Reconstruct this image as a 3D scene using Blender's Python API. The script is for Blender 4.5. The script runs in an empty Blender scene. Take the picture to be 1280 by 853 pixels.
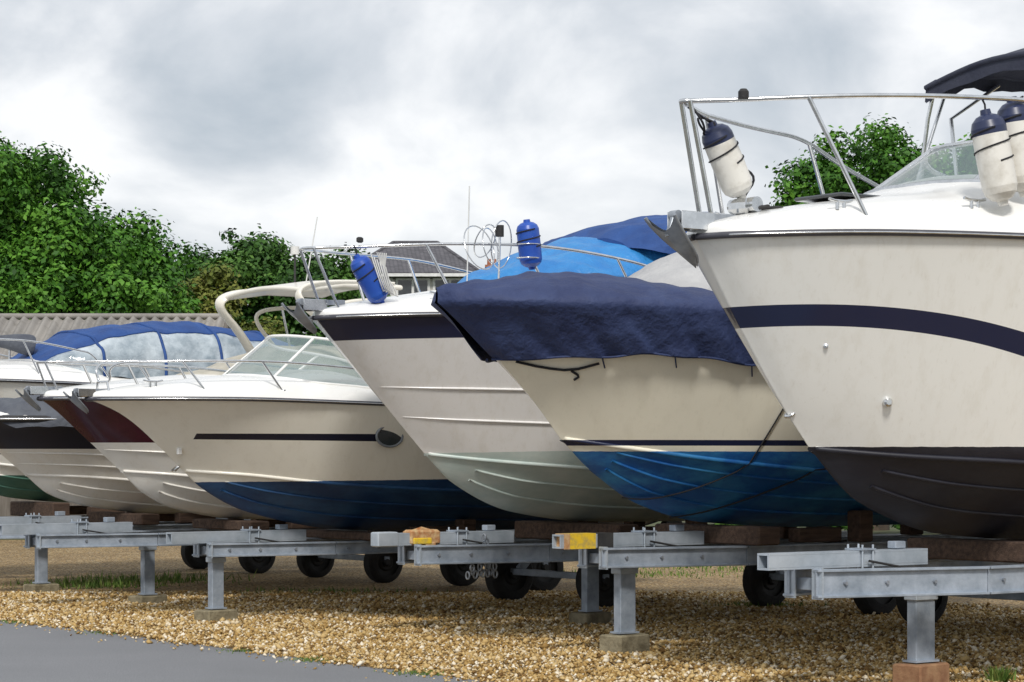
import bpy, math, random
import numpy as np
from mathutils import Vector
random.seed(7); RNG=np.random.default_rng(7)
scene=bpy.context.scene
F=2900.0
# ------------------------------------------------------------------ helpers
def pch(pts):
    xs=np.array([p[0] for p in pts],float); ys=np.array([p[1] for p in pts],float)
    h=np.diff(xs); d=np.diff(ys)/h; n=len(xs); m=np.zeros(n)
    if n==2: m[:]=d[0]
    else:
        m[0]=d[0]; m[-1]=d[-1]
        for i in range(1,n-1):
            if d[i-1]*d[i]<=0: m[i]=0
            else:
                w1=2*h[i]+h[i-1]; w2=h[i]+2*h[i-1]
                m[i]=(w1+w2)/(w1/d[i-1]+w2/d[i])
    def f(x):
        if x<=xs[0]: return float(ys[0])
        if x>=xs[-1]: return float(ys[-1])
        i=int(np.searchsorted(xs,x))-1; i=max(0,min(n-2,i))
        t=(x-xs[i])/h[i]
        return float((2*t**3-3*t*t+1)*ys[i]+(t**3-2*t*t+t)*h[i]*m[i]+(-2*t**3+3*t*t)*ys[i+1]+(t**3-t*t)*h[i]*m[i+1])
    return f

class NT:
    def __init__(s,tree): s.t=tree; s.n=tree.nodes; s.l=tree.links
    def new(s,typ,**kw):
        nd=s.n.new(typ)
        for k,v in kw.items(): setattr(nd,k,v)
        return nd
    def link(s,a,b): s.l.new(a,b)
    def setin(s,sock,v):
        if hasattr(v,'is_output') : s.l.new(v,sock)
        else: sock.default_value=v
    def math(s,op,a,b=0.0,c=None):
        nd=s.new('ShaderNodeMath',operation=op)
        s.setin(nd.inputs[0],a); s.setin(nd.inputs[1],b)
        if c is not None: s.setin(nd.inputs[2],c)
        return nd.outputs[0]
    def mix(s,f,a,b,mode='MIX'):
        nd=s.new('ShaderNodeMix',data_type='RGBA',blend_type=mode)
        s.setin(nd.inputs[0],f)
        for i,v in ((6,a),(7,b)):
            if hasattr(v,'is_output'): s.l.new(v,nd.inputs[i])
            else: nd.inputs[i].default_value=(v[0],v[1],v[2],1)
        return nd.outputs[2]
    def noise(s,scale,detail=4,rough=.55,vec=None):
        nd=s.new('ShaderNodeTexNoise'); nd.inputs['Scale'].default_value=scale
        nd.inputs['Detail'].default_value=detail; nd.inputs['Roughness'].default_value=rough
        if vec is not None: s.l.new(vec,nd.inputs['Vector'])
        return nd.outputs[0]
    def ramp(s,f,lo,hi):
        nd=s.new('ShaderNodeMapRange'); s.setin(nd.inputs[0],f)
        nd.inputs[1].default_value=lo; nd.inputs[2].default_value=hi
        return nd.outputs[0]
    def scalev(s,vec,sc,loc=(0,0,0)):
        nd=s.new('ShaderNodeMapping'); s.l.new(vec,nd.inputs[0]); nd.inputs['Scale'].default_value=sc; nd.inputs['Location'].default_value=loc
        return nd.outputs[0]

def base_mat(name):
    m=bpy.data.materials.new(name); m.use_nodes=True
    nt=NT(m.node_tree); p=nt.n['Principled BSDF']
    tc=nt.new('ShaderNodeTexCoord')
    return m,nt,p,tc.outputs['Object']

def mat(name,col,rough=.5,metal=0.,col2=None,nscale=6.,lo=.35,hi=.65,bump=0.,bscale=40.,stretch=None,coat=0.,alpha=None,rvar=0.,bdist=.02):
    m,nt,p,co=base_mat(name)
    vec=nt.scalev(co,stretch) if stretch else co
    if col2 is None: col2=tuple(c*.8 for c in col)
    f=nt.ramp(nt.noise(nscale,5,.6,vec),lo,hi)
    c=nt.mix(f,col,col2)
    nt.link(c,p.inputs['Base Color'])
    p.inputs['Roughness'].default_value=rough; p.inputs['Metallic'].default_value=metal
    if rvar: nt.link(nt.math('MULTIPLY_ADD',f,rvar,rough),p.inputs['Roughness'])
    if coat: p.inputs['Coat Weight'].default_value=coat; p.inputs['Coat Roughness'].default_value=.08
    if alpha is not None: p.inputs['Alpha'].default_value=alpha
    if bump:
        b=nt.new('ShaderNodeBump'); b.inputs['Strength'].default_value=bump; b.inputs['Distance'].default_value=bdist
        nt.link(nt.noise(bscale,4,.6,vec),b.inputs['Height']); nt.link(b.outputs[0],p.inputs['Normal'])
    return m

def hullmat(name,base,bands,rough=.17,dirt=(.50,.44,.32),dirt_amt=.35):
    """bands: (color,color2,(a,b,c) lower,(a,b,c) upper,xmin,xmax,rough)"""
    m,nt,p,co=base_mat(name)
    sp=nt.new('ShaderNodeSeparateXYZ'); nt.link(co,sp.inputs[0]); x=sp.outputs[0]; z=sp.outputs[2]
    n1=nt.noise(1.3,4,.6,co)
    n2=nt.noise(3.0,5,.65,nt.scalev(co,(3,3,.5)))
    c=nt.mix(nt.math('MULTIPLY',nt.ramp(n2,.5,.8),dirt_amt),base,dirt)
    n3=nt.noise(4.0,4,.6,nt.scalev(co,(9,9,.35)))
    c=nt.mix(nt.math('MULTIPLY',nt.ramp(n3,.58,.8),dirt_amt*.8),c,(.42,.37,.28))
    r=nt.math('MULTIPLY_ADD',n1,.15,rough-.06)
    worn=nt.noise(3.2,8,.68,nt.scalev(co,(.7,.7,1.6)))
    wz=nt.math('MULTIPLY_ADD',nt.math('SUBTRACT',n2,.5),.012,z)   # slightly hand-painted edges
    x2=nt.math('MULTIPLY',x,x)
    for (cl,cl2,lo,hi,x0,x1,rg) in bands:
        zl=nt.math('ADD',nt.math('MULTIPLY_ADD',x,lo[1],lo[0]),nt.math('MULTIPLY',x2,lo[2]))
        zh=nt.math('ADD',nt.math('MULTIPLY_ADD',x,hi[1],hi[0]),nt.math('MULTIPLY',x2,hi[2]))
        zz=wz if lo[0]<0 else z
        k=nt.math('MULTIPLY',nt.math('GREATER_THAN',zz,zl),nt.math('LESS_THAN',zz,zh))
        k=nt.math('MULTIPLY',k,nt.math('GREATER_THAN',x,x0)); k=nt.math('MULTIPLY',k,nt.math('LESS_THAN',x,x1))
        cc=nt.mix(nt.ramp(worn,.42,.64),cl,cl2)
        c=nt.mix(k,c,cc)
        r=nt.math('ADD',nt.math('MULTIPLY',r,nt.math('SUBTRACT',1.0,k)),nt.math('MULTIPLY',k,rg))
    nt.link(c,p.inputs['Base Color']); nt.link(r,p.inputs['Roughness'])
    b=nt.new('ShaderNodeBump'); b.inputs['Strength'].default_value=.12; b.inputs['Distance'].default_value=.02
    nt.link(nt.noise(2.2,2,.4,co),b.inputs['Height']); nt.link(b.outputs[0],p.inputs['Normal'])
    return m

def attrmat(name,cols,rough=.7,trans=0.):
    m,nt,p,co=base_mat(name)
    a=nt.new('ShaderNodeAttribute'); a.attribute_name='v'
    cr=nt.new('ShaderNodeValToRGB'); nt.link(a.outputs['Fac'],cr.inputs[0])
    e=cr.color_ramp.elements
    while len(e)<len(cols): e.new(.5)
    for i,cl in enumerate(cols):
        e[i].position=i/(len(cols)-1); e[i].color=(*cl,1)
    nt.link(cr.outputs[0],p.inputs['Base Color']); p.inputs['Roughness'].default_value=rough
    p.inputs['Specular IOR Level'].default_value=.25
    return m

class MB:
    def __init__(s): s.v=[]; s.f=[]; s.m=[]; s.sm=[]; s.mats=[]
    def mi(s,mt):
        if mt not in s.mats: s.mats.append(mt)
        return s.mats.index(mt)
    def grid(s,P,mt,smooth=True,flip=False,closeu=False,closev=False):
        k=s.mi(mt); o=len(s.v); nu=len(P); nv=len(P[0])
        for r in P: s.v.extend([tuple(p) for p in r])
        for i in range(nu if closeu else nu-1):
            for j in range(nv if closev else nv-1):
                a=o+i*nv+j; b=o+((i+1)%nu)*nv+j; c=o+((i+1)%nu)*nv+(j+1)%nv; d=o+i*nv+(j+1)%nv
                s.f.append((a,d,c,b) if flip else (a,b,c,d)); s.m.append(k); s.sm.append(smooth)
    def poly(s,pts,mt):
        k=s.mi(mt); o=len(s.v); s.v.extend([tuple(p) for p in pts]); s.f.append(tuple(range(o,o+len(pts)))); s.m.append(k); s.sm.append(False)
    def tube(s,pts,r,mt,n=8,closed=False,caps=True,flat=1.0,smoothp=0):
        pts=[Vector(p) for p in pts]
        for _ in range(smoothp):
            q=[pts[0]]
            for a,b in zip(pts[:-1],pts[1:]): q+= [a*.75+b*.25,a*.25+b*.75]
            q.append(pts[-1]); pts=q
        N=len(pts); rings=[]; up=Vector((0,0,1)); prev=None
        rr=r if callable(r) else (lambda t:r)
        for i,p in enumerate(pts):
            if closed: t=(pts[(i+1)%N]-pts[i-1])
            else: t=(pts[min(i+1,N-1)]-pts[max(i-1,0)])
            if t.length<1e-9: t=Vector((1,0,0))
            t.normalize()
            if prev is None:
                a=up if abs(t.z)<.9 else Vector((1,0,0))
                u=t.cross(a).normalized()
            else:
                u=prev-t*prev.dot(t)
                if u.length<1e-6: u=t.cross(up)
                u.normalize()
            prev=u; w=t.cross(u); R=rr(i/(N-1) if N>1 else 0)
            rings.append([p+u*math.cos(2*math.pi*k/n)*R+w*math.sin(2*math.pi*k/n)*R*flat for k in range(n)])
        s.grid(rings,mt,True,flip=True,closeu=closed,closev=True)
        if caps and not closed: s.poly(rings[0],mt); s.poly(rings[-1][::-1],mt)
    def box(s,c,d,mt,rz=0.,ax=None,bev=0.):
        if ax is None:
            ex=Vector((math.cos(rz),math.sin(rz),0)); ey=Vector((-math.sin(rz),math.cos(rz),0)); ez=Vector((0,0,1))
        else: ex,ey,ez=[Vector(a) for a in ax]
        c=Vector(c); k=s.mi(mt)
        hx,hy,hz=d[0]/2,d[1]/2,d[2]/2; b=min(bev,hx*.9,hy*.9,hz*.9)
        if b<=0:
            o=len(s.v)
            for X in(-1,1):
                for Y in(-1,1):
                    for Z in(-1,1): s.v.append(tuple(c+ex*X*hx+ey*Y*hy+ez*Z*hz))
            for f in((0,1,3,2),(4,6,7,5),(0,4,5,1),(2,3,7,6),(0,2,6,4),(1,5,7,3)):
                s.f.append(tuple(o+i for i in f)); s.m.append(k); s.sm.append(False)
        else:
            rings=[]
            for zz,ins in((-hz,b),(-hz+b,0),(hz-b,0),(hz,b)):
                a,e=hx-ins,hy-ins
                ring=[(a-b,-e),(a,-e+b),(a,e-b),(a-b,e),(-a+b,e),(-a,e-b),(-a,-e+b),(-a+b,-e)]
                rings.append([c+ex*q[0]+ey*q[1]+ez*zz for q in ring])
            s.grid(rings,mt,False,flip=True,closev=True)
            s.poly(rings[0][::-1],mt); s.poly(rings[-1],mt)
    def beam(s,a,b,w,h,mt,bev=.006):
        a=Vector(a); b=Vector(b); t=(b-a); L=t.length; t.normalize()
        y=Vector((0,0,1)).cross(t)
        if y.length<1e-4: y=Vector((0,1,0))
        y.normalize(); z=t.cross(y)
        s.box((a+b)/2,(L,w,h),mt,ax=(t,y,z),bev=bev)
    def lathe(s,a,b,prof,mt,n=20):
        a=Vector(a); b=Vector(b); t=(b-a).normalized(); u=t.cross(Vector((0,0,1)))
        if u.length<1e-3: u=Vector((1,0,0))
        u.normalize(); w=t.cross(u)
        rings=[[a+(b-a)*q[0]+u*math.cos(2*math.pi*k/n)*q[1]+w*math.sin(2*math.pi*k/n)*q[1] for k in range(n)] for q in prof]
        for i in range(len(rings)-1):
            mm=prof[i][2] if len(prof[i])>2 and prof[i][2] else mt
            s.grid(rings[i:i+2],mm,True,flip=True,closev=True)
    def make(s,name,parent=None,weld=False):
        me=bpy.data.meshes.new(name); me.from_pydata(s.v,[],s.f)
        for mt in s.mats: me.materials.append(mt)
        me.polygons.foreach_set('material_index',s.m); me.polygons.foreach_set('use_smooth',s.sm)
        me.update(); o=bpy.data.objects.new(name,me); scene.collection.objects.link(o)
        if parent: o.parent=parent
        if weld:
            md=o.modifiers.new('Weld','WELD'); md.merge_threshold=.0004
        return o

def fast_mesh(name,V,Fc,mt,val=None,parent=None,smooth=False):
    me=bpy.data.meshes.new(name); k=Fc.shape[1]
    me.vertices.add(len(V)); me.vertices.foreach_set('co',V.astype(np.float32).ravel())
    me.loops.add(Fc.size); me.loops.foreach_set('vertex_index',Fc.astype(np.int32).ravel())
    me.polygons.add(len(Fc)); me.polygons.foreach_set('loop_start',np.arange(0,Fc.size,k,dtype=np.int32))
    me.polygons.foreach_set('loop_total',np.full(len(Fc),k,dtype=np.int32))
    me.materials.append(mt); me.update(calc_edges=True)
    if val is not None:
        a=me.attributes.new('v','FLOAT','FACE'); a.data.foreach_set('value',val.astype(np.float32))
    if smooth: me.polygons.foreach_set('use_smooth',[True]*len(Fc))
    me.validate()
    o=bpy.data.objects.new(name,me); scene.collection.objects.link(o)
    if parent: o.parent=parent
    return o
def empty(name,loc=(0,0,0),rz=0.):
    e=bpy.data.objects.new(name,None); e.location=loc; e.rotation_euler=(0,0,rz); scene.collection.objects.link(e); return e

# ------------------------------------------------------------------ materials
gel_white=mat('gelcoat_white',(.84,.835,.815),.22,col2=(.77,.76,.73),nscale=2.5,coat=.3,rvar=.15)
gel_cream=mat('gelcoat_cream',(.83,.80,.72),.28,col2=(.75,.71,.62),nscale=2.5,coat=.3,rvar=.15)
steel=mat('stainless_steel',(.80,.81,.82),.2,1.,col2=(.62,.63,.64),nscale=12)
galv=mat('galvanised_steel',(.40,.45,.52),.5,.3,col2=(.22,.26,.31),nscale=7,lo=.3,hi=.7,bump=.15,bscale=60,rvar=.15)
galv2=mat('galvanised_steel_bright',(.50,.55,.61),.45,.3,col2=(.32,.37,.42),nscale=5,lo=.3,hi=.7,bump=.1,bscale=60)
galvd=mat('anchor_steel',(.36,.39,.43),.42,.4,col2=(.20,.22,.25),nscale=8,lo=.3,hi=.7)
rust=mat('rusty_steel',(.36,.13,.04),.85,.0,col2=(.58,.42,.22),nscale=14,bump=.4)
black=mat('black_rubber',(.018,.018,.02),.75,col2=(.035,.034,.033),bump=.2)
yellow=mat('yellow_paint',(.74,.50,.03),.5,col2=(.35,.28,.12),nscale=16,lo=.45,hi=.7)
rubgrey=mat('rub_rail_grey',(.07,.07,.085),.4)
navyc=mat('navy_canvas',(.018,.030,.095),.72,col2=(.030,.048,.13),nscale=4,bump=.8,bscale=4,bdist=.06)
greyc=mat('grey_canvas',(.46,.46,.46),.85,col2=(.36,.36,.37),nscale=3,bump=.7,bscale=5,bdist=.05)
darkgreyc=mat('dark_grey_canvas',(.06,.067,.088),.7,col2=(.10,.11,.13),nscale=3,bump=.9,bscale=5,bdist=.05)
bluec2=mat('deep_blue_canvas',(.012,.050,.19),.75,col2=(.02,.075,.26),nscale=3,bump=.7,bscale=4,bdist=.05)
lbluec=mat('light_blue_tarpaulin',(.02,.17,.47),.5,col2=(.035,.24,.56),nscale=3,bump=1.,bscale=4,bdist=.06)
bimini=mat('charcoal_canvas',(.025,.029,.052),.8,col2=(.04,.045,.07),nscale=4,bump=.6,bscale=5,bdist=.04)
beigec=mat('beige_canvas',(.50,.47,.40),.8,col2=(.38,.36,.30),bump=.6,bscale=5,bdist=.04)
vinyl=mat('clear_vinyl_window',(.50,.56,.60),.12,col2=(.20,.25,.29),nscale=3,bump=.9,bscale=3,coat=.5,bdist=.06)
fwhite=mat('fender_white',(.76,.74,.69),.4,col2=(.55,.52,.46),nscale=9,lo=.45,hi=.75)
fnavy=mat('fender_navy',(.025,.035,.09),.35)
fblue=mat('fender_blue',(.012,.06,.36),.35,col2=(.02,.09,.42))
rope_b=mat('rope_black',(.02,.02,.025),.9); rope_w=mat('rope_white',(.7,.7,.68),.9)
timber=mat('weathered_timber',(.050,.030,.022),.9,col2=(.115,.072,.05),nscale=3,stretch=(1,9,9),bump=.5,bscale=12)
timber_b=mat('timber_block',(.20,.09,.045),.85,col2=(.36,.21,.11),nscale=6,bump=.5,bscale=20)
concrete=mat('concrete_block',(.30,.26,.17),.9,col2=(.15,.125,.075),nscale=9,bump=.6,bscale=30)
glass,ntg,pg,_=base_mat('tinted_glass')
pg.inputs['Base Color'].default_value=(.22,.30,.30,1); pg.inputs['Roughness'].default_value=.04; pg.inputs['Alpha'].default_value=.5; pg.inputs['Coat Weight'].default_value=.6
darkglass=mat('dark_glass',(.015,.02,.025),.06,col2=(.03,.035,.04),coat=.5)
tread=mat('tyre_rubber',(.011,.011,.012),.9,col2=(.022,.021,.02),bump=.5,bscale=60)
hubm=mat('wheel_rim_grimy',(.022,.022,.023),.7,.1,col2=(.012,.011,.01),nscale=10)

# ------------------------------------------------------------------ boats
ANG=math.atan2(.6,.8)
class Boat:
    def __init__(s,name,pos,L,stem,keel,sy,sz,chine,shoulder,crown,conc=.05,cap=None):
        s.e=empty(name,(pos[0],pos[1],0),ANG); s.L=L
        s.stx=pch([(z,x) for x,z in sorted(stem,key=lambda q:q[1])])
        s.zt=max(z for x,z in stem); s.zb,s.xc0=min((z,x) for x,z in stem)
        s.kz=pch([(s.xc0,s.zb)]+keel); s.sy=pch([(0,0)]+sy); s.sz=pch([(0,s.zt)]+sz)
        s.cy=pch([(s.xc0,0)]+[(c[0],c[1]) for c in chine]); s.cz=pch([(s.xc0,s.zb)]+[(c[0],c[2]) for c in chine])
        s.sh=pch(shoulder); s.cr=pch(crown); s.conc=conc
    def top(s,t,q,side=-1,off=0.):
        xs=t*s.L; xc=s.xc0+(s.L-s.xc0)*t
        z=s.cz(xc)*(1-q)+s.sz(xs)*q; z0=s.zb*(1-q)+s.zt*q
        x=xc*(1-q)+xs*q+(s.stx(z0)-s.xc0*(1-q))*(1-t)**5
        y=s.cy(xc)*(1-q)+s.sy(xs)*q
        y*=1-s.conc*4*q*(1-q)*(1-t)**2
        y+=.03*4*q*(1-q)*min(1,t*4)
        if off:
            k=min(1,t*12); y+=off*(.35+.65*k); x-=off*(1-k)
        return (x,side*y,z)
    def bot(s,t,r,side=-1,off=0.):
        x=s.xc0+(s.L-s.xc0)*t; y=s.cy(x)*r; z=s.kz(x)*(1-r)+s.cz(x)*r
        z-=.045*4*r*(1-r)*min(1,t*8)+off*.9
        return (x,side*(y+off*.4),z)
    def deckz(s,x,r=0.):
        r=min(1,abs(r)); return s.sz(x)+s.sh(x)*(1-r**9)+s.cr(x)*(1-r*r)
    def ts(s,n=72): return [ (i/n)**1.7 for i in range(n+1)]
    def hull(s,hm,deckm,railm,railr=.028,strakes=(.4,.72),nm='hull',ridges=()):
        T=s.ts(); b=MB()
        for side in(-1,1):
            P=[[s.top(t,q/16,side) for q in range(17)] for t in T]; b.grid(P,hm,flip=(side==1))
            P=[[s.bot(t,r/8,side) for r in range(9)] for t in T]; b.grid(P,hm,flip=(side==1))
            for r in strakes:
                b.tube([s.bot(t,r,side) for t in T[14:]],.017,hm,6,flat=.8)
            b.tube([s.bot(t,1,side) for t in T[3:]],.02,hm,6)
            for q0,q1 in ridges:
                b.tube([s.top(t,q0+(q1-q0)*t,side) for t in T[4:]],lambda u:.003+.012*min(1,u*5),hm,8,flat=.8)
        ring=[s.bot(1,0,-1)]+[s.bot(1,r/8,-1) for r in range(1,9)]+[s.top(1,q/16,-1) for q in range(1,17)]
        rt=[s.top(1,q/16,1) for q in range(16,0,-1)]+[s.bot(1,r/8,1) for r in range(8,0,-1)]
        dk=[(s.L,s.sy(s.L)*k/8,s.deckz(s.L,k/8)) for k in range(-8,9)]
        b.poly(ring+dk+rt,hm); b.make(nm,s.e,weld=True)
        b=MB(); R=[-1,-.995,-.985,-.96,-.92,-.86,-.75,-.6,-.4,-.2,0]; R=R+[-r for r in R[-2::-1]]
        b.grid([[(t*s.L,r*s.sy(t*s.L),s.deckz(t*s.L,r)) for r in R] for t in T],deckm,flip=False)
        b.make('deck',s.e)
        b=MB()
        for side in(-1,1):
            pp=[s.top(t,1,side) for t in T]
            b.tube([(p[0]-.01,p[1]+side*.012,p[2]) for p in pp],railr,railm,8)
            b.tube([(p[0]-.016,p[1]+side*(.010+railr),p[2]) for p in pp],railr*.3,steel,6)
        b.make('rub_rail',s.e)
        b=MB(); L=s.L; kz=s.kz(L); b.box((L+.3,0,kz+.55),(.6,s.sy(L)*1.6,.07),deckm,bev=.02)
        b.box((L+.2,0,kz+.3),(.35,.22,.45),black,bev=.04); b.box((L+.38,0,kz+.02),(.26,.08,.5),black,bev=.03)
        b.tube([(L+.25,0,kz-.02),(L+.6,0,kz-.02)],lambda t:.07-.03*t,black,10)
        b.make('stern_drive',s.e)
    def rail(s,hts,xe,stan,r=.0125,inset=.09,front=-.1,rake=.12,mid=None,fyw=None,leg=.16,nm='bow_rail'):
        H=pch(hts); b=MB()
        def side(sd,x):
            xx=max(x,0.02); yy=max(0.0,s.sy(xx)-inset)
            return (x,sd*yy,s.sz(xx)+H(x))
        xs=[xe*(i/18)**1.3 for i in range(18,0,-1)]
        path=[(xe+.25,-(s.sy(xe+.25)-inset),s.deckz(xe+.25,.93))]+[side(-1,x) for x in xs]
        path=[p for p in path if p[0]>.1]
        fy=fyw if fyw else max(.16,s.sy(.12)*.7); zf=s.zt+H(0)
        other=[(p[0],-p[1],p[2]) for p in reversed(path)]
        full=path+[(front+.06,-fy*.75,zf),(front,-fy*.3,zf),(front,fy*.3,zf),(front+.06,fy*.75,zf)]+other
        b.tube(full,r,steel,8,smoothp=2)
        if mid:
            b.tube([(p[0]+.02,p[1],s.sz(max(p[0],0))+ (p[2]-s.sz(max(p[0],0)))*mid) for p in full[2:-2]],r*.6,steel,6,smoothp=1)
        for x in stan:
            for sd in(-1,1):
                T=side(sd,x); xb=x+rake+.05
                b.tube([T,(xb,sd*(s.sy(xb)-inset*1.1),s.deckz(xb,.93)-.01)],r*.95,steel,8)
                b.lathe((xb,sd*(s.sy(xb)-inset*1.1),s.deckz(xb,.93)-.01),(xb,sd*(s.sy(xb)-inset*1.1),s.deckz(xb,.93)+.02),[(0,.03),(1,.022),(1,0)],steel,10)
        for sd in(-1,1):
            b.tube([(front+.03,sd*fy*.6,zf),(leg,sd*min(fy*.8,max(.05,s.sy(leg)-.03)),s.deckz(leg,.9))],r*.95,steel,8)
        b.make(nm,s.e)
    def windscreen(s,arc,h,rake,zb=None,pill=(0,),fr=.016,nm='windscreen',gm=None,fm=None,yin=.87):
        gm=gm or glass; fm=fm or steel; b=MB()
        fx=pch([(i,a[0]) for i,a in enumerate(arc)]); fy=pch([(i,a[1]) for i,a in enumerate(arc)])
        n=(len(arc)-1)*6
        half=[(fx(i/6),fy(i/6)) for i in range(n+1)]
        pts=[(x,-y) for x,y in reversed(half)]+half[1:]
        def bz(x,y): return (zb if zb is not None else s.deckz(x,abs(y)/max(.1,s.sy(x))))
        B=[Vector((x,y,bz(x,y)-.01)) for x,y in pts]; N=len(pts)
        xm=half[-1][0]; x0=half[0][0]
        def hh(x):
            k=(x-x0)/(xm-x0); return h*(1-.25*max(0,(k-.6)/.4))
        Tt=[Vector((x+rake,y*yin,q.z+hh(x))) for (x,y),q in zip(pts,B)]
        b.grid([[a+(c-a)*k/3 for k in range(4)] for a,c in zip(B,Tt)],gm)
        b.tube(B,fr*1.3,fm,6); b.tube(Tt,fr,fm,6)
        for i in [0,N-1]+[int((N-1)*(.5+p)) for p in pill]+[int((N-1)*(.5-p)) for p in pill]:
            b.tube([B[i],Tt[i]],fr,fm,6)
        b.make(nm,s.e)
    def dome(s,st,mt,nm,pe=2.6,amp=.015,low=None,lowfrac=.5,seed=1):
        fw=pch([(a[0],a[1]) for a in st]); fb=pch([(a[0],a[2]) for a in st]); ft=pch([(a[0],a[3]) for a in st])
        x0,x1=st[0][0],st[-1][0]; n=60; rg=random.Random(seed); ph=[rg.uniform(0,6) for _ in range(6)]
        P=[]
        for i in range(n+1):
            x=x0+(x1-x0)*i/n; row=[]
            for j in range(37):
                a=math.pi*j/36; c=math.cos(a); sn=math.sin(a)
                yy=-math.copysign(abs(c)**(2/pe),c)*fw(x); zz=fb(x)+(ft(x)-fb(x))*abs(sn)**(2/pe)
                w=amp*(math.sin(x*5+ph[0]+j*.3)+.7*math.sin(x*11+ph[1]-j*.5)+.6*math.sin(j*.9+ph[2]+x*2)+.5*math.sin(x*19+ph[3]+j*.8))
                row.append((x,yy*(1+w*.6),zz+w))
            P.append(row)
        b=MB()
        if low:
            k=int(lowfrac*18)
            b.grid([r[:k+1] for r in P],low); b.grid([r[k:37-k] for r in P],mt); b.grid([r[36-k:] for r in P],low)
            for jj in(k,36-k): b.tube([Vector(r[jj])+Vector((0,0,.004)) for r in P],.014,mt,6)
            for ii in (0,n//5,2*n//5,3*n//5,4*n//5,n):
                b.tube([P[ii][j] for j in range(37)],.022,mt,6)
        else: b.grid(P,mt)
        b.poly(P[0],low or mt); b.poly(P[-1][::-1],low or mt)
        b.make(nm,s.e,weld=False)
    def anchor(s,z,sc=1.,nm='anchor'):
        b=MB(); V=Vector
        b.box((.08*sc,0,z+.02),(.42*sc,.13*sc,.03),steel,bev=.01)
        for sd in(-1,1): b.box((-.04*sc,sd*.06*sc,z+.05*sc),(.24*sc,.012,.10*sc),steel,bev=.004)
        b.lathe((-.12*sc,-.055*sc,z+.03*sc),(-.12*sc,.055*sc,z+.03*sc),[(0,0),(0,.04*sc),(.5,.028*sc),(1,.04*sc),(1,0)],black,14)
        b.beam((.3*sc,0,z+.085*sc),(-.16*sc,0,z+.07*sc),.025*sc,.045*sc,galvd,bev=.005)
        b.beam((-.15*sc,0,z+.08*sc),(-.20*sc,0,z-.05*sc),.03*sc,.05*sc,galvd,bev=.005)
        b.lathe((-.155*sc,-.03*sc,z+.075*sc),(-.155*sc,.03*sc,z+.075*sc),[(0,0),(0,.03*sc),(1,.03*sc),(1,0)],galvd,12)
        for sd in(-1,1):
            P=[]
            for i in range(9):
                u=i/8; rx=-.22*sc+.23*sc*u; rz=z-.01*sc-.19*sc*u**.8; wd=.12*sc*(1-u)**.6+.004
                P.append([V((rx-.04*sc*(k/4)**2*(1-u),sd*wd*k/4,rz+.08*sc*(k/4)**1.6*(1-u*.6))) for k in range(5)])
            b.grid(P,galvd); b.grid([[p-V((.014,0,.012)) for p in r] for r in P],galvd)
            b.tube([r[-1]-V((.008,0,.006)) for r in P],.011*sc,galvd,6)
        b.make(nm,s.e)
    def fender(s,a,b_,r,body,cap,nm='fender',ropes=True,ropeto=None):
        b=MB()
        pr=[(0,.0,cap),(.0,r*.28,cap),(.05,r*.32,cap),(.07,r*.6,cap),(.12,r*.88,cap),(.19,r,cap),(.26,r,body),(.5,r*1.02,body),(.8,r,body),(.87,r*.9,body),(.93,r*.6,body),(.95,r*.32,body),(1.,r*.25,body),(1,0,body)]
        b.lathe(a,b_,pr,body,22)
        if ropes:
            A=Vector(a); t=(Vector(b_)-A)
            top=Vector(ropeto) if ropeto else A+Vector((0,0,.2))
            b.tube([A+t*.02,(A+top)/2+Vector((.02,0,-.01)),top],.007,rope_b,6)
            u=t.normalized().cross(Vector((0,0,1)));
            if u.length<.05: u=Vector((1,0,0))
            u.normalize(); w=t.normalized().cross(u)
            pts=[A+t*(.2+.35*k/30)+ (u*math.cos(k*.42)+w*math.sin(k*.42))*(r*1.05) for k in range(31)]
            b.tube(pts,.006,rope_b,5)
        b.make(nm,s.e)
    def cleat(s,x,sd,nm='cleat'):
        b=MB(); y=sd*(s.sy(x)-.17); z=s.deckz(x,abs(y)/s.sy(x))
        b.tube([(x-.1,y,z+.055),(x-.05,y,z+.045),(x+.05,y,z+.045),(x+.1,y,z+.055)],.011,steel,8)
        for q in(-.03,.03): b.tube([(x+q,y,z-.01),(x+q,y,z+.045)],.012,steel,8)
        b.make(nm,s.e)

def vband(lo,hi,c,c2=None,x0=-1,x1=20,r=.3): return (c,c2 or c,lo,hi,x0,x1,r)
NAVY=(.012,.018,.055)

# ---- Boat A (big cruiser, foreground right)
A=Boat('motor_cruiser',(1.18,14.85),8.2,
  stem=[(0,3.0),(.18,2.72),(.45,2.33),(.72,1.97),(1.0,1.65)],
  keel=[(1.45,1.29),(2.3,1.05),(3.5,.99),(8.2,1.0)],
  sy=[(.08,.20),(.3,.42),(.8,.74),(1.5,1.05),(2.5,1.30),(4,1.42),(8.2,1.38)],
  sz=[(1,3.02),(2.5,3.02),(5,2.9),(8.2,2.75)],
  chine=[(1.5,.36,1.60),(2.2,.70,1.56),(3.5,1.05,1.48),(5,1.2,1.42),(8.2,1.2,1.40)],
  shoulder=[(0,.06),(.5,.13),(1.5,.19),(3,.2),(8.2,.2)],
  crown=[(0,.02),(.6,.06),(1.6,.16),(2.3,.34),(3.2,.36),(4.0,.05),(8.2,.02)])
hA=hullmat('hull_cruiser_white',(.86,.855,.82),[
  vband((-1,0,0),(1.66,.0,0),(.010,.010,.018),(.020,.021,.032),r=.5),
  vband((2.39,.14,-.10),(2.535,.12,-.09),NAVY,r=.12,x1=3.4)],dirt_amt=.22)
A.hull(hA,gel_white,rubgrey,.022)
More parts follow.
